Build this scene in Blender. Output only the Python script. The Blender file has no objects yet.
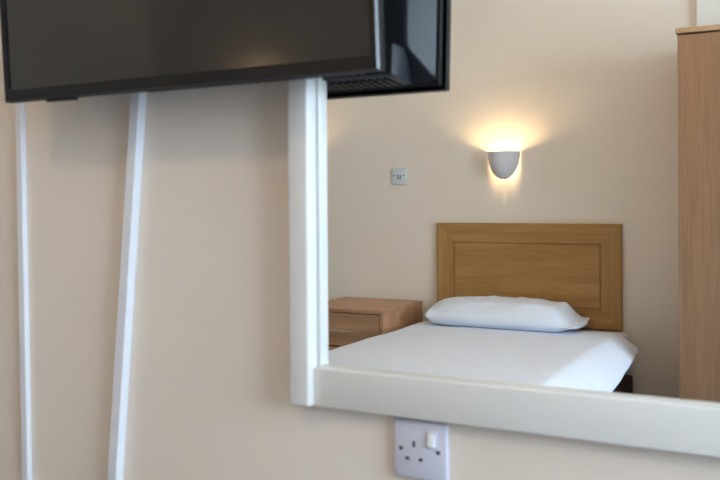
import bpy, bmesh, math, random
from mathutils import Vector, Matrix, noise

sc = bpy.context.scene
C = sc.collection
R = math.radians

# ------------------------------------------------------------------ materials
def srgb(r, g, b):
    f = lambda c: (c / 255 / 12.92) if c / 255 <= 0.04045 else ((c / 255 + 0.055) / 1.055) ** 2.4
    return (f(r), f(g), f(b), 1.0)

def base_mat(name, col, rough=0.5, metal=0.0, spec=0.5):
    m = bpy.data.materials.new(name)
    m.use_nodes = True
    b = m.node_tree.nodes['Principled BSDF']
    b.inputs['Base Color'].default_value = col
    b.inputs['Roughness'].default_value = rough
    b.inputs['Metallic'].default_value = metal
    b.inputs['Specular IOR Level'].default_value = spec
    return m

def add_bump(m, scale, strength, detail=4.0, dist=0.002, vec_scale=(1, 1, 1)):
    nt = m.node_tree
    tc = nt.nodes.new('ShaderNodeTexCoord'); mp = nt.nodes.new('ShaderNodeMapping')
    mp.inputs['Scale'].default_value = vec_scale
    n = nt.nodes.new('ShaderNodeTexNoise'); bp = nt.nodes.new('ShaderNodeBump')
    n.inputs['Scale'].default_value = scale; n.inputs['Detail'].default_value = detail
    bp.inputs['Strength'].default_value = strength; bp.inputs['Distance'].default_value = dist
    nt.links.new(tc.outputs['Object'], mp.inputs['Vector'])
    nt.links.new(mp.outputs['Vector'], n.inputs['Vector'])
    nt.links.new(n.outputs['Fac'], bp.inputs['Height'])
    nt.links.new(bp.outputs['Normal'], nt.nodes['Principled BSDF'].inputs['Normal'])
    return m

def mottled(name, c1, c2, scale, rough, bump=None, spec=0.5, detail=5.0):
    m = base_mat(name, c1, rough, 0, spec)
    nt = m.node_tree
    tc = nt.nodes.new('ShaderNodeTexCoord')
    n = nt.nodes.new('ShaderNodeTexNoise')
    n.inputs['Scale'].default_value = scale; n.inputs['Detail'].default_value = detail
    cr = nt.nodes.new('ShaderNodeValToRGB')
    cr.color_ramp.elements[0].position = 0.3; cr.color_ramp.elements[1].position = 0.7
    cr.color_ramp.elements[0].color = c1; cr.color_ramp.elements[1].color = c2
    nt.links.new(tc.outputs['Object'], n.inputs['Vector'])
    nt.links.new(n.outputs['Fac'], cr.inputs['Fac'])
    nt.links.new(cr.outputs['Color'], nt.nodes['Principled BSDF'].inputs['Base Color'])
    if bump:
        add_bump(m, bump[0], bump[1], 4.0, bump[2])
    return m

def wood(name, dark, mid, light, axis, rough=0.42, fine=1.0, spec=0.4, figure=1.0):
    """Grain runs along axis (0,1,2): broad figure plus fine pores."""
    m = base_mat(name, mid, rough, 0, spec)
    nt = m.node_tree; L = nt.links
    tc = nt.nodes.new('ShaderNodeTexCoord')
    def stretched(long, cross):
        mp = nt.nodes.new('ShaderNodeMapping')
        s = [cross] * 3; s[axis] = long
        mp.inputs['Scale'].default_value = s
        L.new(tc.outputs['Object'], mp.inputs['Vector'])
        return mp
    m1 = stretched(0.9, 9.0 * figure)
    n1 = nt.nodes.new('ShaderNodeTexNoise')
    n1.inputs['Scale'].default_value = 1.6; n1.inputs['Detail'].default_value = 6
    n1.inputs['Distortion'].default_value = 0.8; n1.inputs['Roughness'].default_value = 0.6
    L.new(m1.outputs['Vector'], n1.inputs['Vector'])
    cr = nt.nodes.new('ShaderNodeValToRGB')
    e = cr.color_ramp.elements
    e[0].position = 0.28; e[0].color = dark
    e[1].position = 0.72; e[1].color = light
    k = cr.color_ramp.elements.new(0.5); k.color = mid
    L.new(n1.outputs['Fac'], cr.inputs['Fac'])
    m2 = stretched(6.0, 240.0 * fine)
    n2 = nt.nodes.new('ShaderNodeTexNoise')
    n2.inputs['Scale'].default_value = 1.0; n2.inputs['Detail'].default_value = 3
    L.new(m2.outputs['Vector'], n2.inputs['Vector'])
    cr2 = nt.nodes.new('ShaderNodeValToRGB')
    cr2.color_ramp.elements[0].position = 0.35; cr2.color_ramp.elements[0].color = (0.72, 0.68, 0.62, 1)
    cr2.color_ramp.elements[1].position = 0.6; cr2.color_ramp.elements[1].color = (1, 1, 1, 1)
    L.new(n2.outputs['Fac'], cr2.inputs['Fac'])
    mx = nt.nodes.new('ShaderNodeMix'); mx.data_type = 'RGBA'; mx.blend_type = 'MULTIPLY'
    mx.inputs[0].default_value = 0.55
    L.new(cr.outputs['Color'], mx.inputs[6]); L.new(cr2.outputs['Color'], mx.inputs[7])
    L.new(mx.outputs[2], nt.nodes['Principled BSDF'].inputs['Base Color'])
    return m

M = {}
M['paint'] = mottled('magnolia_paint', srgb(228, 218, 205), srgb(231, 221, 209), 3.0, 0.75, (140, 0.12, 0.001), 0.3)
M['ceil'] = mottled('ceiling_white', srgb(232, 230, 224), srgb(236, 234, 229), 4.0, 0.9)
M['carpet'] = mottled('carpet', srgb(78, 84, 98), srgb(102, 108, 122), 90.0, 0.95, (260, 0.8, 0.006), 0.1)
M['gloss_white'] = add_bump(base_mat('white_gloss_paint', srgb(226, 226, 222), 0.38), 60, 0.05)
M['frame_white'] = add_bump(base_mat('cream_white_frame_paint', srgb(220, 219, 215), 0.34), 45, 0.04)
M['upvc'] = base_mat('white_plastic', srgb(232, 234, 236), 0.35)
M['trunk'] = base_mat('trunking_plastic', srgb(224, 227, 232), 0.4)
M['mirror'] = base_mat('silvered_glass', (0.93, 0.94, 0.915, 1), 0.0, 1.0)
M['mirror_edge'] = base_mat('glass_edge', srgb(130, 160, 150), 0.2)
M['plate'] = base_mat('socket_plastic', srgb(206, 207, 220), 0.3)
M['plate2'] = base_mat('outlet_plastic', srgb(205, 214, 222), 0.35)
M['dark'] = base_mat('pin_hole_black', srgb(18, 18, 20), 0.7)
M['screw'] = base_mat('screw_steel', srgb(92, 92, 96), 0.4, 0.8)
M['chrome'] = base_mat('brushed_steel', srgb(186, 182, 176), 0.28, 1.0)
M['tv_black'] = add_bump(base_mat('tv_black_plastic', srgb(16, 15, 17), 0.42, 0, 0.35), 900, 0.08)
M['tv_back'] = add_bump(base_mat('tv_back_plastic', srgb(20, 26, 36), 0.42, 0, 0.45), 700, 0.15)
M['tv_trim'] = base_mat('tv_rim_plastic', srgb(34, 38, 44), 0.35, 0, 0.6)
M['tv_side'] = base_mat('tv_side_plastic', srgb(12, 12, 14), 0.6, 0, 0.25)
M['screen'] = base_mat('lcd_screen', srgb(23, 22, 22), 0.075, 0, 0.75)
M['steel_dark'] = base_mat('bracket_steel', srgb(30, 30, 33), 0.45, 0.6)
M['oak'] = wood('oak_headboard', srgb(156, 116, 66), srgb(171, 130, 78), srgb(185, 145, 92), 0, 0.4, 1.0, 0.35)
M['oak_v'] = wood('oak_headboard_upright', srgb(156, 116, 66), srgb(171, 130, 78), srgb(185, 145, 92), 2, 0.4, 1.0, 0.35)
M['beech'] = wood('wardrobe_veneer', srgb(141, 106, 79), srgb(149, 113, 85), srgb(157, 120, 91), 2, 0.45, 1.2, 0.4, 1.6)
M['beech_h'] = wood('wardrobe_edge_veneer', srgb(166, 134, 100), srgb(180, 146, 110), srgb(194, 160, 122), 0, 0.45, 1.0, 0.4)
M['night'] = wood('nightstand_veneer', srgb(166, 124, 94), srgb(182, 140, 108), srgb(198, 156, 122), 0, 0.42, 0.8, 0.4)
M['night_d'] = wood('nightstand_side_veneer', srgb(166, 124, 94), srgb(182, 140, 108), srgb(198, 156, 122), 2, 0.42, 0.8, 0.4)
M['linen'] = add_bump(base_mat('white_cotton', srgb(217, 224, 237), 0.85, 0, 0.2), 900, 0.1, 2, 0.0006)
M['divan'] = mottled('dark_divan_fabric', srgb(62, 46, 46), srgb(74, 56, 54), 200, 0.9, (700, 0.3, 0.001), 0.2)
M['ticking'] = mottled('teal_mattress_fabric', srgb(30, 92, 96), srgb(40, 108, 110), 120, 0.85, (600, 0.25, 0.001), 0.2)
M['ceramic'] = base_mat('matt_ceramic', srgb(208, 208, 214), 0.6, 0, 0.3)

bulb = bpy.data.materials.new('warm_bulb'); bulb.use_nodes = True
bb = bulb.node_tree.nodes['Principled BSDF']
bb.inputs['Base Color'].default_value = (1, 0.9, 0.75, 1)
bb.inputs['Emission Color'].default_value = (1.0, 0.70, 0.36, 1)
bb.inputs['Emission Strength'].default_value = 265.0
M['bulb'] = bulb

pane = bpy.data.materials.new('clear_window_glass'); pane.use_nodes = True
nt = pane.node_tree; nt.nodes.clear()
o_ = nt.nodes.new('ShaderNodeOutputMaterial'); mx_ = nt.nodes.new('ShaderNodeMixShader')
t_ = nt.nodes.new('ShaderNodeBsdfTransparent'); g_ = nt.nodes.new('ShaderNodeBsdfGlossy')
t_.inputs['Color'].default_value = (0.96, 0.98, 0.98, 1); g_.inputs['Roughness'].default_value = 0.02
mx_.inputs[0].default_value = 0.06
nt.links.new(t_.outputs[0], mx_.inputs[1]); nt.links.new(g_.outputs[0], mx_.inputs[2])
nt.links.new(mx_.outputs[0], o_.inputs[0])
M['pane'] = pane

# ------------------------------------------------------------------ mesh helpers
def obj(name, bm, mat, parent=None, smooth=False, angle=40):
    me = bpy.data.meshes.new(name)
    bmesh.ops.recalc_face_normals(bm, faces=bm.faces)
    bm.to_mesh(me); bm.free()
    mats = mat if isinstance(mat, (list, tuple)) else [mat]
    for m in mats:
        me.materials.append(m)
    if smooth:
        for p in me.polygons:
            p.use_smooth = True
        try:
            me.set_sharp_from_angle(angle=R(angle))
        except Exception:
            pass
    o = bpy.data.objects.new(name, me); C.objects.link(o)
    if parent is not None:
        o.parent = parent
    return o

def thing(name, label, cat, loc=(0, 0, 0), group=None):
    o = bpy.data.objects.new(name, None); C.objects.link(o)
    o.location = loc
    o.empty_display_size = 0.05
    return tag(o, label, cat, group)

def tag(o, label, cat, group=None):
    o['label'] = label; o['category'] = cat
    if group:
        o['group'] = group
    return o

def box(bm, x0, x1, y0, y1, z0, z1, bev=0.0, seg=2):
    b2 = bmesh.new()
    vs = [b2.verts.new((x, y, z)) for x in (x0, x1) for y in (y0, y1) for z in (z0, z1)]
    for f in ((0, 1, 3, 2), (4, 6, 7, 5), (0, 4, 5, 1), (2, 3, 7, 6), (0, 2, 6, 4), (1, 5, 7, 3)):
        b2.faces.new([vs[i] for i in f])
    bmesh.ops.recalc_face_normals(b2, faces=b2.faces)
    if bev > 0:
        bmesh.ops.bevel(b2, geom=list(b2.edges), offset=bev, offset_type='OFFSET', segments=seg, profile=0.5, affect='EDGES', clamp_overlap=True)
    merge(bm, b2)

def merge(bm, b2):
    mp = {}
    for v in b2.verts:
        mp[v] = bm.verts.new(v.co)
    for f in b2.faces:
        try:
            nf = bm.faces.new([mp[v] for v in f.verts]); nf.material_index = f.material_index
        except ValueError:
            pass
    b2.free()

def hexa(bm, pts, bev=0.0):
    """Eight corners: lower four then upper four, same winding."""
    b2 = bmesh.new()
    v = [b2.verts.new(p) for p in pts]
    for f in ((0, 1, 2, 3), (4, 5, 6, 7), (0, 1, 5, 4), (1, 2, 6, 5), (2, 3, 7, 6), (3, 0, 4, 7)):
        b2.faces.new([v[i] for i in f])
    bmesh.ops.recalc_face_normals(b2, faces=b2.faces)
    if bev:
        bmesh.ops.bevel(b2, geom=list(b2.edges), offset=bev, offset_type='OFFSET', segments=2, profile=0.5, affect='EDGES', clamp_overlap=True)
    merge(bm, b2)

def tube(bm, pts, rad, n=12, caps=True):
    rings = []
    for i, p in enumerate(pts):
        p = Vector(p)
        a = Vector(pts[max(0, i - 1)]); b = Vector(pts[min(len(pts) - 1, i + 1)])
        d = (b - a).normalized()
        up = Vector((0, 0, 1)) if abs(d.z) < 0.9 else Vector((1, 0, 0))
        s = d.cross(up).normalized(); t = s.cross(d).normalized()
        rings.append([bm.verts.new(p + (s * math.cos(2 * math.pi * k / n) + t * math.sin(2 * math.pi * k / n)) * rad) for k in range(n)])
    for r0, r1 in zip(rings, rings[1:]):
        for k in range(n):
            bm.faces.new((r0[k], r0[(k + 1) % n], r1[(k + 1) % n], r1[k]))
    if caps:
        bm.faces.new(rings[0]); bm.faces.new(rings[-1])

def disc(bm, cx, cz, y0, y1, rad, n=20):
    tube(bm, [(cx, y0, cz), (cx, y1, cz)], rad, n)

def B(*a, **k):
    bm = bmesh.new(); box(bm, *a, **k); return bm

def struct(name, bm, mat, parent=None, smooth=False):
    o = obj(name, bm, mat, parent, smooth)
    if parent is None:
        o['kind'] = 'structure'
    return o

# ------------------------------------------------------------------ room
# mirror wall is y = 0, the wall with the headboard is y = -W; z up, metres
W = 2.93
XL, XR, ZC = -3.35, 2.35, 2.42
T = 0.12
struct('floor', B(XL - T, XR + T, -W - T, T, -0.1, 0.0), M['carpet'])
struct('ceiling', B(XL - T, XR + T, -W - T, T, ZC, ZC + 0.1), M['ceil'])
struct('wall_back', B(XL, XR, 0.0, T, 0.0, ZC), M['paint'])
struct('wall_front', B(XL, XR, -W - T, -W, 0.0, ZC), M['paint'])
struct('wall_left', B(XL - T, XL, -W - T, T, 0.0, ZC), M['paint'])
# window wall on the right with a real opening
WY0, WY1, WZ0, WZ1 = -1.75, -0.15, 0.85, 2.15
bm = bmesh.new()
box(bm, XR, XR + T, -W - T, WY0, 0, ZC)
box(bm, XR, XR + T, WY1, T, 0, ZC)
box(bm, XR, XR + T, WY0, WY1, 0, WZ0)
box(bm, XR, XR + T, WY0, WY1, WZ1, ZC)
struct('wall_right', bm, M['paint'])
win = bpy.data.objects.new('window_1', None); C.objects.link(win); win['kind'] = 'structure'
win.location = (XR + 0.06, (WY0 + WY1) / 2, WZ0)
def wloc(bm):
    bmesh.ops.translate(bm, verts=bm.verts, vec=-Vector(win.location)); return bm
bm = bmesh.new()
fx0, fx1 = XR + 0.03, XR + 0.09
box(bm, fx0, fx1, WY0, WY0 + 0.05, WZ0, WZ1, 0.004)
box(bm, fx0, fx1, WY1 - 0.05, WY1, WZ0, WZ1, 0.004)
box(bm, fx0, fx1, WY0 + 0.05, WY1 - 0.05, WZ0, WZ0 + 0.05, 0.004)
box(bm, fx0, fx1, WY0 + 0.05, WY1 - 0.05, WZ1 - 0.05, WZ1, 0.004)
box(bm, fx0, fx1, (WY0 + WY1) / 2 - 0.03, (WY0 + WY1) / 2 + 0.03, WZ0 + 0.05, WZ1 - 0.05, 0.004)
obj('window_frame', wloc(bm), M['upvc'], win)
obj('window_pane', wloc(B(XR + 0.056, XR + 0.060, WY0 + 0.04, WY1 - 0.04, WZ0 + 0.04, WZ1 - 0.04)), M['pane'], win)
obj('window_sill', wloc(B(XR - 0.08, XR + 0.03, WY0 - 0.04, WY1 + 0.04, WZ0 - 0.025, WZ0, 0.006)), M['gloss_white'], win)
# skirting boards
def skirt(name, x0, x1, y0, y1):
    bm = bmesh.new()
    box(bm, x0, x1, y0, y1, 0.0, 0.12, 0.005)
    struct(name, bm, M['gloss_white'])
skirt('baseboard_back', XL, XR, -0.018, 0.0)
skirt('baseboard_front', XL, XR, -W, -W + 0.018)
skirt('baseboard_left', XL, XL + 0.018, -W + 0.018, -0.018)
skirt('baseboard_right', XR - 0.018, XR, -W + 0.018, -0.018)
# white boxing that runs up the headboard wall behind the wardrobe
struct('trim_1', B(-0.437, 0.02, -W, -W + 0.03, 0.12, ZC, 0.004), M['gloss_white'])

# ------------------------------------------------------------------ wall mirror
mir = thing('wall_mirror', 'large wall mirror in a cream-white wooden frame, half behind the television', 'mirror', (-0.34, 0, 0.78))
def ml(bm):
    bmesh.ops.translate(bm, verts=bm.verts, vec=-Vector(mir.location)); return bm
MX0, MX1, MZ0, MZ1 = -0.7205, 0.06, 0.780, 1.80
SW = 0.0390
for x0, x1, c0, c1 in ((MX0, MX0 + SW, MX0, MX0 + SW - 0.004), (MX1 - SW, MX1, MX1 - SW + 0.004, MX1)):
    bm = bmesh.new()
    box(bm, x0, x1, -0.036, -0.0065, MZ0 + 0.001, MZ1, 0.0055, seg=4)
    box(bm, c0 + 0.001, c1, -0.0068, -0.0005, MZ0 + 0.003, MZ1 - 0.002)
    obj('stile', ml(bm), M['frame_white'], mir, True)
obj('rail', ml(B(MX0 + SW - 0.0005, MX1 - SW + 0.0005, -0.022, -0.0005, MZ0, MZ0 + 0.061, 0.0025, seg=3)), M['frame_white'], mir, True)
obj('rail', ml(B(MX0 + SW - 0.0005, MX1 - SW + 0.0005, -0.022, -0.0005, MZ1 - 0.061, MZ1, 0.0025, seg=3)), M['frame_white'], mir, True)
bm = bmesh.new()
box(bm, MX0 + SW - 0.003, MX1 - SW + 0.003, -0.004, -0.001, MZ0 + 0.055, MZ1 - 0.055)
for f in bm.faces:
    f.material_index = 0 if f.calc_center_median().y < -0.0039 else 1
obj('mirror_glass', ml(bm), [M['mirror'], M['mirror_edge']], mir)

# ------------------------------------------------------------------ television
tv = thing('television', 'black flat television on the wall, overlapping the left side of the mirror', 'television', (-0.8769, -0.1327, 1.2760))
tv.rotation_euler = (R(3.75), 0, 0)
HW, TH = 0.3676, 0.432       # half width, height; local y grows towards the wall
RIM = 0.033
# bezel: four mitred bars with a rounded rim
bw, bb_, ch = 0.0125, 0.021, 0.0030
o4 = [(-HW, 0), (HW, 0), (HW, TH), (-HW, TH)]
c4 = [(-HW + ch, 0.003), (HW - ch, 0.003), (HW - ch, TH - 0.003), (-HW + ch, TH - 0.003)]
i4 = [(-HW + bw, bb_), (HW - bw, bb_), (HW - bw, TH - bw), (-HW + bw, TH - bw)]
bm = bmesh.new()
rings = []
for pts, y in ((i4, 0.009), (i4, 0.0), (c4, 0.0), (o4, 0.0035), (o4, 0.020)):
    rings.append([bm.verts.new((p[0], y, p[1])) for p in pts])
for j in range(len(rings)):
    r0, r1 = rings[j], rings[(j + 1) % len(rings)]
    for k in range(4):
        f = bm.faces.new((r0[k], r0[(k + 1) % 4], r1[(k + 1) % 4], r1[k]))
        f.material_index = 1 if j == 2 else 2 if j == 3 else 0
obj('bezel', bm, [M['tv_black'], M['tv_trim'], M['tv_side']], tv)
obj('screen', B(-HW + bw - 0.002, HW - bw + 0.002, 0.0035, 0.012, bb_ - 0.002, TH - bw + 0.002), M['screen'], tv)
obj('sensor_tab', B(-0.268, -0.205, 0.003, 0.016, -0.0045, 0.001, 0.001), M['tv_black'], tv)
# back shell: straight rim then flanks sloping to a raised back
def frustum(bm, x0, x1, z0, z1, y0, X0, X1, Z0, Z1, y1, bev=0.003):
    hexa(bm, [(x0, y0, z0), (x1, y0, z0), (x1, y0, z1), (x0, y0, z1), (X0, y1, Z0), (X1, y1, Z0), (X1, y1, Z1), (X0, y1, Z1)], bev)
bm = bmesh.new()
box(bm, -HW + 0.006, HW - 0.006, 0.0195, RIM, 0.006, TH - 0.006, 0.002)
obj('back_rim', bm, M['tv_side'], tv, True)
bm = bmesh.new()
frustum(bm, -HW + 0.010, HW - 0.010, 0.010, TH - 0.010, RIM - 0.002, -HW + 0.047, HW - 0.047, 0.062, TH - 0.06, 0.075, 0.004)
obj('back_shell', bm, M['tv_back'], tv, True)
bm = bmesh.new()
xk = HW - 0.049
hexa(bm, [(-0.12, 0.030, 0.008), (xk, 0.030, 0.008), (xk, 0.030, 0.06), (-0.12, 0.030, 0.06),
          (-0.12, 0.116, 0.010), (xk, 0.116, 0.010), (xk, 0.116, 0.058), (-0.12, 0.116, 0.058)], 0.002)
obj('connector_block', bm, M['tv_back'], tv, True)
bm = bmesh.new()
for k in range(34):
    x = -0.112 + k * 0.0135
    if x < HW - 0.07:
        box(bm, x, x + 0.006, 0.040, 0.094, 0.0058, 0.0095)
obj('vent_grille', bm, M['tv_black'], tv)
bm = bmesh.new()
for sx in (1,):
    tube(bm, [(HW - 0.012, RIM - 0.002, 0.018), (HW - 0.012, RIM + 0.0025, 0.018)], 0.004, 12)
obj('back_screw', bm, M['screw'], tv)

# bracket between wall and television
br = thing('television_bracket', 'dark steel wall bracket behind the television, holding it off the wall', 'bracket', (-0.90, 0, 1.50))
obj('wall_plate', B(-0.08, 0.08, -0.007, -0.0003, -0.11, 0.11, 0.002), M['steel_dark'], br)
obj('arm', B(-0.025, 0.025, -0.052, -0.006, -0.03, 0.03, 0.003), M['steel_dark'], br)

# ------------------------------------------------------------------ cable trunking on the mirror wall
def trunking(label, xt, zt, xb, zb, w, d):
    L = math.hypot(xt - xb, zt - zb)
    t = thing('cable_trunking', label, 'cable trunking', (xb, 0, zb), 'white cable trunking under the television')
    t.rotation_euler = (0, math.atan2(xt - xb, zt - zb), 0)
    obj('trunking_base', B(-w / 2 + 0.001, w / 2 - 0.001, -d * 0.72, -0.0004, 0, L), M['trunk'], t)
    obj('trunking_lid', B(-w / 2, w / 2, -d, -d * 0.66, 0, L, 0.0012), M['trunk'], t)
    return t
trunking('narrow upright white cable trunking at the far left, almost plumb', -1.358, 1.55, -1.333, 0.125, 0.016, 0.012)
trunking('leaning white cable trunking that slants down the wall, nearer the mirror', -1.0235, 1.55, -1.1500, 0.125, 0.0205, 0.020)

# ------------------------------------------------------------------ mains socket under the mirror
so = thing('power_socket', 'white single switched mains socket on the wall just below the mirror rail', 'socket', (-0.507, 0, 0.7315))
obj('faceplate', B(-0.043, 0.043, -0.0095, -0.0003, -0.043, 0.0425, 0.003, seg=3), M['plate'], so, True)
for sx in (-0.031, 0.029):
    bm = bmesh.new(); disc(bm, sx, 0.0005, -0.0100, -0.008, 0.0032, 16)
    s = obj('screw', bm, M['screw'], so, True)
    obj('screw_slot', B(sx - 0.0026, sx + 0.0026, -0.01025, -0.0097, 0.0001, 0.0009), M['dark'], s)
for (hx, hz, w, h) in ((-0.010, 0.0085, 0.0040, 0.0085), (-0.0205, -0.0135, 0.0066, 0.0042), (0.0010, -0.0135, 0.0066, 0.0042)):
    obj('pin_hole', B(hx - w / 2, hx + w / 2, -0.0098, -0.0075, hz - h / 2, hz + h / 2), M['dark'], so)
sw_ = obj('switch_surround', B(0.0095, 0.0275, -0.0106, -0.008, 0.005, 0.030, 0.0010), M['plate'], so, True)
hx0, hx1 = 0.0128, 0.0242
bm = bmesh.new()
hexa(bm, [(hx0, -0.009, 0.0075), (hx1, -0.009, 0.0075), (hx1, -0.009, 0.0275), (hx0, -0.009, 0.0275),
          (hx0, -0.0150, 0.0085), (hx1, -0.0150, 0.0085), (hx1, -0.0118, 0.0265), (hx0, -0.0118, 0.0265)], 0.0008)
obj('rocker_switch', bm, M['upvc'], so, True)

# small outlet plate on the headboard wall
pl = thing('wall_outlet', 'small white outlet plate on the cream wall above the bedside cabinet', 'outlet', (-1.918, -W, 1.2295))
obj('faceplate', B(-0.043, 0.043, 0.0003, 0.0095, -0.043, 0.043, 0.003, seg=3), M['plate2'], pl, True)
for sx in (-0.0295, 0.0275):
    bm = bmesh.new(); disc(bm, sx, 0.005, 0.008, 0.0103, 0.0042, 14)
    obj('screw', bm, M['screw'], pl, True)
bm = bmesh.new()
box(bm, -0.010, -0.006, 0.008, 0.0102, -0.014, 0.010)
box(bm, -0.006, 0.006, 0.008, 0.0102, -0.014, -0.010)
box(bm, 0.006, 0.010, 0.008, 0.0102, -0.014, 0.010)
obj('socket_opening', bm, M['screw'], pl)

# ------------------------------------------------------------------ wall lamps
def half_bowl(bm, rx, ry, h, n=28, m=16, th=0.005):
    """Half bowl against the wall (local y = 0), open on top and along a slot at the foot."""
    def prof(t):                       # t 0 top .. 1 foot
        s = t
        return max(0.0, 1 - s ** 2.1) ** 0.60 * 0.83 + 0.17
    rings_o, rings_i = [], []
    for j in range(m + 1):
        t = j / m
        f = prof(t); z = h * (1 - t)
        ro, ri = [], []
        for k in range(n + 1):
            a = math.pi * k / n
            ro.append(bm.verts.new((-rx * f * math.cos(a), ry * f * math.sin(a), z)))
            g = max(0.02, f - th / rx)
            ri.append(bm.verts.new((-rx * g * math.cos(a), max(0.0, ry * f * math.sin(a) - th * math.sin(a)), z + th * 0.6 * t)))
        rings_o.append(ro); rings_i.append(ri)
    for rr in (rings_o, rings_i):
        for a, b in zip(rr, rr[1:]):
            for k in range(n):
                bm.faces.new((a[k], a[k + 1], b[k + 1], b[k]))
    for k in range(n):
        bm.faces.new((rings_o[0][k], rings_o[0][k + 1], rings_i[0][k + 1], rings_i[0][k]))
        bm.faces.new((rings_o[-1][k], rings_o[-1][k + 1], rings_i[-1][k + 1], rings_i[-1][k]))

def wall_lamp(x, z0, label):
    t = thing('wall_lamp', label, 'wall lamp', (x, -W, z0), 'half-bowl wall lamps')
    bm = bmesh.new(); half_bowl(bm, 0.081, 0.094, 0.136)
    bmesh.ops.translate(bm, verts=bm.verts, vec=(0, 0.003, 0))
    for v in bm.verts:
        v.co.y += 0.018 * max(0.0, 1 - v.co.z / 0.136) ** 1.5
    obj('lamp_shade', bm, M['ceramic'], t, True, 60)
    bm = bmesh.new(); box(bm, -0.03, 0.03, 0.0004, 0.012, 0.045, 0.085, 0.002)
    box(bm, -0.005, 0.005, 0.01, 0.086, 0.046, 0.054)
    obj('back_plate', bm, M['ceramic'], t)
    bm = bmesh.new(); bmesh.ops.create_uvsphere(bm, u_segments=18, v_segments=12, radius=0.017)
    bmesh.ops.scale(bm, verts=bm.verts, vec=(1, 1, 1.3))
    bmesh.ops.translate(bm, verts=bm.verts, vec=(0, 0.046, 0.101))
    obj('bulb', bm, M['bulb'], t, True)
wall_lamp(-1.338, 1.205, 'lit white half-bowl wall lamp above the oak headboard')
wall_lamp(-2.60, 1.205, 'lit wall lamp seen only as a dim glow in the television screen')

# ------------------------------------------------------------------ bed with headboard
BX0, BX1 = -1.70, -0.735
bed = thing('single_bed', 'single bed with oak-effect headboard and dark base, made up in white', 'bed', ((BX0 + BX1) / 2, -1.93, 0))
def bl(bm):
    bmesh.ops.translate(bm, verts=bm.verts, vec=-Vector(bed.location)); return bm
obj('divan_base', bl(B(BX0 + 0.012, -0.715, -2.885, -0.98, 0.055, 0.292, 0.014, seg=3)), M['divan'], bed, True)
obj('mattress', bl(B(BX0, BX1, -2.885, -0.975, 0.290, 0.478, 0.028, seg=4)), M['ticking'], bed, True)
for fx in (BX0 + 0.08, BX1 - 0.08):
    for fy in (-2.80, -1.06):
        bm = bmesh.new(); tube(bm, [(fx, fy, 0.0), (fx, fy, 0.06)], 0.022, 16)
        obj('foot', bl(bm), M['dark'], bed, True)
hb = bpy.data.objects.new('headboard', None); C.objects.link(hb); hb.parent = bed
hb['label'] = 'oak-effect headboard with a routed panel'
HX0, HX1, HZ0, HZ1 = -1.698, -0.768, 0.485, 0.985
yb, yf = -2.927, -2.900
# moulded frame: cross-section follows (inset, forward) and is mitred round the panel
prof = [(i * 1.085, f) for i, f in [(0.0, 0.0), (0.0, 0.021), (0.004, 0.0245), (0.012, 0.0258), (0.030, 0.0258), (0.040, 0.0250), (0.047, 0.0222), (0.054, 0.0210), (0.062, 0.0210),
        (0.070, 0.0214), (0.078, 0.0225), (0.084, 0.0235), (0.087, 0.0235), (0.0885, 0.0185), (0.0915, 0.0185), (0.093, 0.0)]]
def mitred(side):
    bm = bmesh.new()
    cs = [(HX0, HZ0, 1, 1), (HX1, HZ0, -1, 1), (HX1, HZ1, -1, -1), (HX0, HZ1, 1, -1)]
    a, b = cs[side], cs[(side + 1) % 4]
    ra = [bm.verts.new((a[0] + a[2] * i, yb + f, a[1] + a[3] * i)) for i, f in prof]
    rb = [bm.verts.new((b[0] + b[2] * i, yb + f, b[1] + b[3] * i)) for i, f in prof]
    n = len(prof)
    for k in range(n):
        bm.faces.new((ra[k], ra[(k + 1) % n], rb[(k + 1) % n], rb[k]))
    bm.faces.new(ra); bm.faces.new(rb)
    return bl(bm)
obj('frame_rail', mitred(0), M['oak'], hb)
obj('frame_stile', mitred(1), M['oak_v'], hb)
obj('frame_rail', mitred(2), M['oak'], hb)
obj('frame_stile', mitred(3), M['oak_v'], hb)
obj('panel', bl(B(HX0 + 0.1004, HX1 - 0.1004, yb, yb + 0.0240, HZ0 + 0.1004, HZ1 - 0.1004, 0.0018)), M['oak'], hb)
for sx in (-1.50, -0.97):
    obj('strut', bl(B(sx - 0.025, sx + 0.025, -2.9275, -2.906, 0.10, 0.60, 0.002)), M['oak_v'], hb)

# white fitted sheet round the mattress top
def sheet_mesh():
    bm = bmesh.new()
    e = 0.004
    box(bm, BX0 - e, BX1 + e, -2.888, -0.971, 0.435, 0.482 + e, 0.032, seg=4)
    bad = [f for f in bm.faces if f.calc_center_median().z < 0.437]
    bmesh.ops.delete(bm, geom=bad, context='FACES')
    return bm
tag(obj('fitted_sheet', sheet_mesh(), M['linen'], None, True), 'white fitted sheet showing as a strip between pillow, headboard and duvet', 'sheet')

def sm(a, b, x):
    t = max(0.0, min(1.0, (x - a) / (b - a))); return t * t * (3 - 2 * t)

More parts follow.
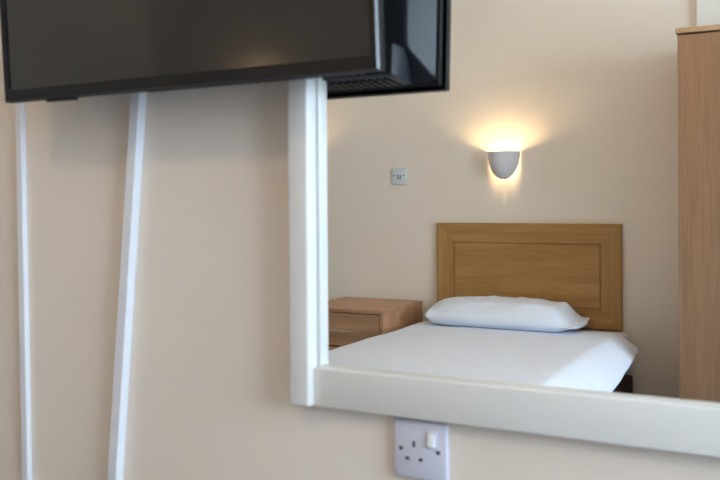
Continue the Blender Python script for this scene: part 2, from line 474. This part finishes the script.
# duvet: soft quilt lying over the bed, hanging a little over both sides and the foot
def duvet_mesh():
    bm = bmesh.new()
    NX, NY = 96, 130
    y_head, y_foot = -2.735, -0.90
    xl, xr = BX0 - 0.0, BX1 + 0.0
    grid = []
    for j in range(NY + 1):
        v = j / NY                      # 0 head .. 1 foot
        y = y_head + (y_foot - y_head) * v
        row = []
        dropR = 0.062 + 0.10 * v
        dropL = 0.10 + 0.06 * v
        outR = 0.078 + 0.03 * sm(0.0, 0.4, v)
        outL = 0.03
        for i in range(NX + 1):
            u = i / NX
            top = 0.5005 + 0.008 * math.sin(math.pi * u) + 0.007 * math.sin(math.pi * min(1, v * 1.1))
            if u < 0.12:                # left overhang
                t = 1 - u / 0.12
                x = xl + 0.02 - (0.02 + outL) * math.sin(t * math.pi / 2)
                z = top - dropL * (1 - math.cos(t * math.pi / 2)) - 0.004
            elif u > 0.84:              # right overhang
                t = (u - 0.84) / 0.16
                x = xr - 0.03 + (0.03 + outR) * (t ** 0.92)
                z = top - dropR * t ** 1.5
            else:
                s = (u - 0.12) / 0.72
                x = xl + 0.02 + (xr - 0.03 - xl - 0.02) * s
                z = top
            zf = 0.0
            yy = y
            if v > 0.93:                # over the foot
                t = (v - 0.93) / 0.07
                zf = -0.14 * t ** 1.6
            if v < 0.04:
                z -= 0.010 * (1 - v / 0.04) ** 2
            w = noise.noise(Vector((x * 3.1, yy * 2.3, 0.3))) * 0.006 + noise.noise(Vector((x * 8.0, yy * 5.0, 2.3))) * 0.0024
            if u > 0.84:
                w += 0.0015 * math.sin(yy * 24.0) * ((u - 0.84) / 0.16)
            # gentle raised edge where the quilt has been smoothed towards the pillow
            row.append(bm.verts.new((x + 0.004 * noise.noise(Vector((yy * 4, x, 7))), yy + 0.008 * noise.noise(Vector((x * 3, 1.7, 5))) * (1 if v < 0.02 else 0), z + zf + w)))
        grid.append(row)
    for j in range(NY):
        for i in range(NX):
            bm.faces.new((grid[j][i], grid[j][i + 1], grid[j + 1][i + 1], grid[j + 1][i]))
    return bm
dv = obj('duvet', duvet_mesh(), M['linen'], None, True, 180)
sol = dv.modifiers.new('thickness', 'SOLIDIFY'); sol.thickness = 0.014; sol.offset = -1.0
tag(dv, 'plain white duvet spread flat over the bed, hanging over its sides', 'duvet')

# pillow
def pillow_mesh():
    bm = bmesh.new()
    NA, NB = 72, 40
    hx, hy = 0.366, 0.185
    def pt(a, b, side):
        # outline: rounded rectangle with pinched edges
        ex = hx * (a - 0.05 * a * (1 - abs(b) ** 2) * (-1)) / 1.05
        ey = hy * b * (1.0 - 0.10 * max(0, a) ** 3 - 0.05 * abs(a) ** 6)
        if a < 0:
            fa = max(0.0, 1 - abs(a) ** 10) ** 0.5
        else:
            fa = (1 - 0.22 * a ** 2 - 0.10 * a ** 6) * (1 - 0.80 * sm(0.70, 0.97, a))
        fb = max(0.0, 1 - abs(b) ** 3.2) ** 0.6
        t = fa * fb
        top = 0.117 * t * (1 + 0.05 * math.sin(a * 2.1 + 0.6))
        wr = noise.noise(Vector((a * 3.2, b * 2.6, 1.1))) * 0.009 + noise.noise(Vector((a * 9 + b * 7, b * 5, 4.1))) * 0.0045
        z = (top + wr * t * (1.9 if b < 0 else 1.2)) if side > 0 else (-0.006 * t)
        lift = -0.004 * sm(0.75, 1.0, a) + 0.014 * sm(0.85, 1.0, -a) + 0.015 * (1 - fb) * (1 if b < 0 else 0.6)
        return (ex, ey, z + lift + 0.022 * (1 - min(1, t * 1.6)) )
    g = {}
    for side in (1, -1):
        for i in range(NA + 1):
            for j in range(NB + 1):
                edge = i in (0, NA) or j in (0, NB)
                key = (i, j, 0 if edge else side)
                if key not in g:
                    a, b = -1 + 2 * i / NA, -1 + 2 * j / NB
                    a = math.sin(a * math.pi / 2) * 0.5 + a * 0.5
                    b = math.sin(b * math.pi / 2) * 0.6 + b * 0.4
                    g[key] = bm.verts.new(pt(a, b, side))
    for side in (1, -1):
        for i in range(NA):
            for j in range(NB):
                q = []
                for (p, r) in ((i, j), (i + 1, j), (i + 1, j + 1), (i, j + 1)):
                    e = p in (0, NA) or r in (0, NB)
                    q.append(g[(p, r, 0 if e else side)])
                try:
                    bm.faces.new(q if side > 0 else q[::-1])
                except ValueError:
                    pass
    return bm
pi = obj('pillow', pillow_mesh(), M['linen'], None, True, 180)
pi.location = (-1.258, -2.705, 0.514); pi.rotation_euler = (R(0), 0, R(1.0))
tag(pi, 'white pillow lying flat on the bed in front of the headboard', 'pillow')

# ------------------------------------------------------------------ bedside cabinet
NX0, NX1, NY0, NY1, NZ = -2.234, -1.783, -W + 0.021, -2.452, 0.577
ns = thing('bedside_cabinet', 'wood-effect bedside cabinet with drawers, left of the bed', 'cabinet', ((NX0 + NX1) / 2, (NY0 + NY1) / 2, 0))
def nl(bm):
    bmesh.ops.translate(bm, verts=bm.verts, vec=-Vector(ns.location)); return bm
obj('cabinet_top', nl(B(NX0 - 0.001, NX1 + 0.001, NY0, NY1 + 0.004, NZ - 0.018, NZ, 0.0015)), M['night'], ns)
obj('side_panel', nl(B(NX0, NX0 + 0.018, NY0, NY1, 0.0, NZ - 0.018, 0.001)), M['night_d'], ns)
obj('side_panel', nl(B(NX1 - 0.018, NX1, NY0, NY1, 0.0, NZ - 0.018, 0.001)), M['night_d'], ns)
obj('back_panel', nl(B(NX0 + 0.018, NX1 - 0.018, NY0, NY0 + 0.006, 0.05, NZ - 0.018)), M['night_d'], ns)
obj('plinth', nl(B(NX0 + 0.018, NX1 - 0.018, NY1 - 0.03, NY1 - 0.012, 0.0, 0.055)), M['night'], ns)
zs = [(0.394, 0.556), (0.228, 0.388), (0.060, 0.222)]
for (a, b) in zs:
    d = obj('drawer', nl(B(NX0 + 0.022, NX1 - 0.022, NY1 - 0.40, NY1 - 0.002, a, b, 0.0015)), M['night'], ns)
    bm = bmesh.new()
    zc = a + 0.073; xc = (NX0 + NX1) / 2 - 0.008; y0 = NY1 - 0.002
    tube(bm, [(xc - 0.064, y0, zc), (xc - 0.064, y0 + 0.016, zc), (xc - 0.056, y0 + 0.024, zc), (xc, y0 + 0.027, zc), (xc + 0.056, y0 + 0.024, zc), (xc + 0.064, y0 + 0.016, zc), (xc + 0.064, y0, zc)], 0.0042, 10)
    obj('handle', nl(bm), M['chrome'], d, True)

# ------------------------------------------------------------------ wardrobe
AX0, AX1, AY0, AY1, AZ = -0.455, 0.45, -W + 0.035, -2.412, 1.776
wa = thing('wardrobe', 'tall brown wood-effect wardrobe standing right of the bed', 'wardrobe', ((AX0 + AX1) / 2, (AY0 + AY1) / 2, 0))
def al(bm):
    bmesh.ops.translate(bm, verts=bm.verts, vec=-Vector(wa.location)); return bm
obj('top_board', al(B(AX0 - 0.006, AX1 + 0.006, AY0, AY1 + 0.010, AZ - 0.020, AZ, 0.0015)), M['beech_h'], wa)
obj('side_panel', al(B(AX0, AX0 + 0.018, AY0, AY1 - 0.020, 0.0, AZ - 0.020)), M['beech'], wa)
obj('side_panel', al(B(AX1 - 0.018, AX1, AY0, AY1 - 0.020, 0.0, AZ - 0.020)), M['beech'], wa)
obj('back_panel', al(B(AX0 + 0.018, AX1 - 0.018, AY0, AY0 + 0.006, 0.06, AZ - 0.020)), M['beech'], wa)
obj('plinth', al(B(AX0 + 0.018, AX1 - 0.018, AY1 - 0.06, AY1 - 0.04, 0.0, 0.075)), M['beech'], wa)
xm = (AX0 + AX1) / 2
for (x0, x1, hx) in ((AX0 + 0.001, xm - 0.0015, xm - 0.035), (xm + 0.0015, AX1 - 0.001, xm + 0.035)):
    d = obj('door', al(B(x0, x1, AY1 - 0.0185, AY1, 0.075, AZ - 0.026, 0.0012)), M['beech'], wa)
    bm = bmesh.new(); tube(bm, [(hx, AY1 - 0.001, 0.93), (hx, AY1 + 0.022, 0.94), (hx, AY1 + 0.026, 0.99), (hx, AY1 + 0.022, 1.04), (hx, AY1 - 0.001, 1.05)], 0.0045, 10)
    obj('handle', al(bm), M['chrome'], d, True)

# ------------------------------------------------------------------ added ceiling lamp, out of view, for warm fill light
cl = thing('added_fill_lamp', 'round white dome lamp on the ceiling, added out of view for warm fill light', 'added fill lamp', (-0.90, -1.50, ZC))
bm = bmesh.new(); tube(bm, [(0, 0, -0.0005), (0, 0, -0.028)], 0.15, 40)
obj('base_ring', bm, M['gloss_white'], cl)
dome = bpy.data.materials.new('fill_lamp_glass'); dome.use_nodes = True
db = dome.node_tree.nodes['Principled BSDF']
db.inputs['Base Color'].default_value = (0.9, 0.88, 0.84, 1); db.inputs['Roughness'].default_value = 0.4
db.inputs['Emission Color'].default_value = (1.0, 0.67, 0.35, 1); db.inputs['Emission Strength'].default_value = 16.5
bm = bmesh.new(); bmesh.ops.create_uvsphere(bm, u_segments=32, v_segments=16, radius=0.14)
bmesh.ops.delete(bm, geom=[v for v in bm.verts if v.co.z > 0.001], context='VERTS')
bmesh.ops.scale(bm, verts=bm.verts, vec=(1, 1, 0.5)); bmesh.ops.translate(bm, verts=bm.verts, vec=(0, 0, -0.028))
obj('diffuser', bm, dome, cl, True)

# ------------------------------------------------------------------ daylight
wd = bpy.data.worlds.new('sky'); sc.world = wd; wd.use_nodes = True
bg = wd.node_tree.nodes['Background']
bg.inputs['Color'].default_value = (0.68, 0.82, 1.0, 1)
bg.inputs['Strength'].default_value = 12.3
pd = bpy.data.lights.new('window_daylight', 'AREA'); pd.shape = 'RECTANGLE'
pd.size = WY1 - WY0; pd.size_y = WZ1 - WZ0
pd.cycles.is_portal = True
po = bpy.data.objects.new('window_daylight', pd); C.objects.link(po)
po.location = (XR + T + 0.01, (WY0 + WY1) / 2, (WZ0 + WZ1) / 2)
po.rotation_euler = (R(90), 0, R(90))

# ------------------------------------------------------------------ camera
cd = bpy.data.cameras.new('camera'); cam = bpy.data.objects.new('camera', cd); C.objects.link(cam)
alpha = math.atan(845 / 1594)
cam.location = (0, -1.15, 1.10)
cam.rotation_euler = (Matrix.Rotation(alpha, 4, 'Z') @ Matrix.Rotation(R(90), 4, 'X') @ Matrix.Rotation(-0.006, 4, 'Z')).to_euler()
cd.lens = 845 / 720 * 36; cd.sensor_width = 36
cd.shift_y = -39 / 720
cd.dof.use_dof = True
cd.dof.focus_distance = 3.95
cd.dof.aperture_fstop = 6.3
cd.clip_start = 0.02
sc.camera = cam

sc.view_settings.view_transform = 'Standard'
sc.view_settings.look = 'None'
sc.view_settings.gamma = 1.0
sc.view_settings.use_curve_mapping = False
sc.view_settings.exposure = 1.1
sc.cycles.use_denoising = True
sc.cycles.max_bounces = 12
sc.cycles.diffuse_bounces = 6
sc.cycles.glossy_bounces = 6
sc.cycles.sample_clamp_indirect = 6.0
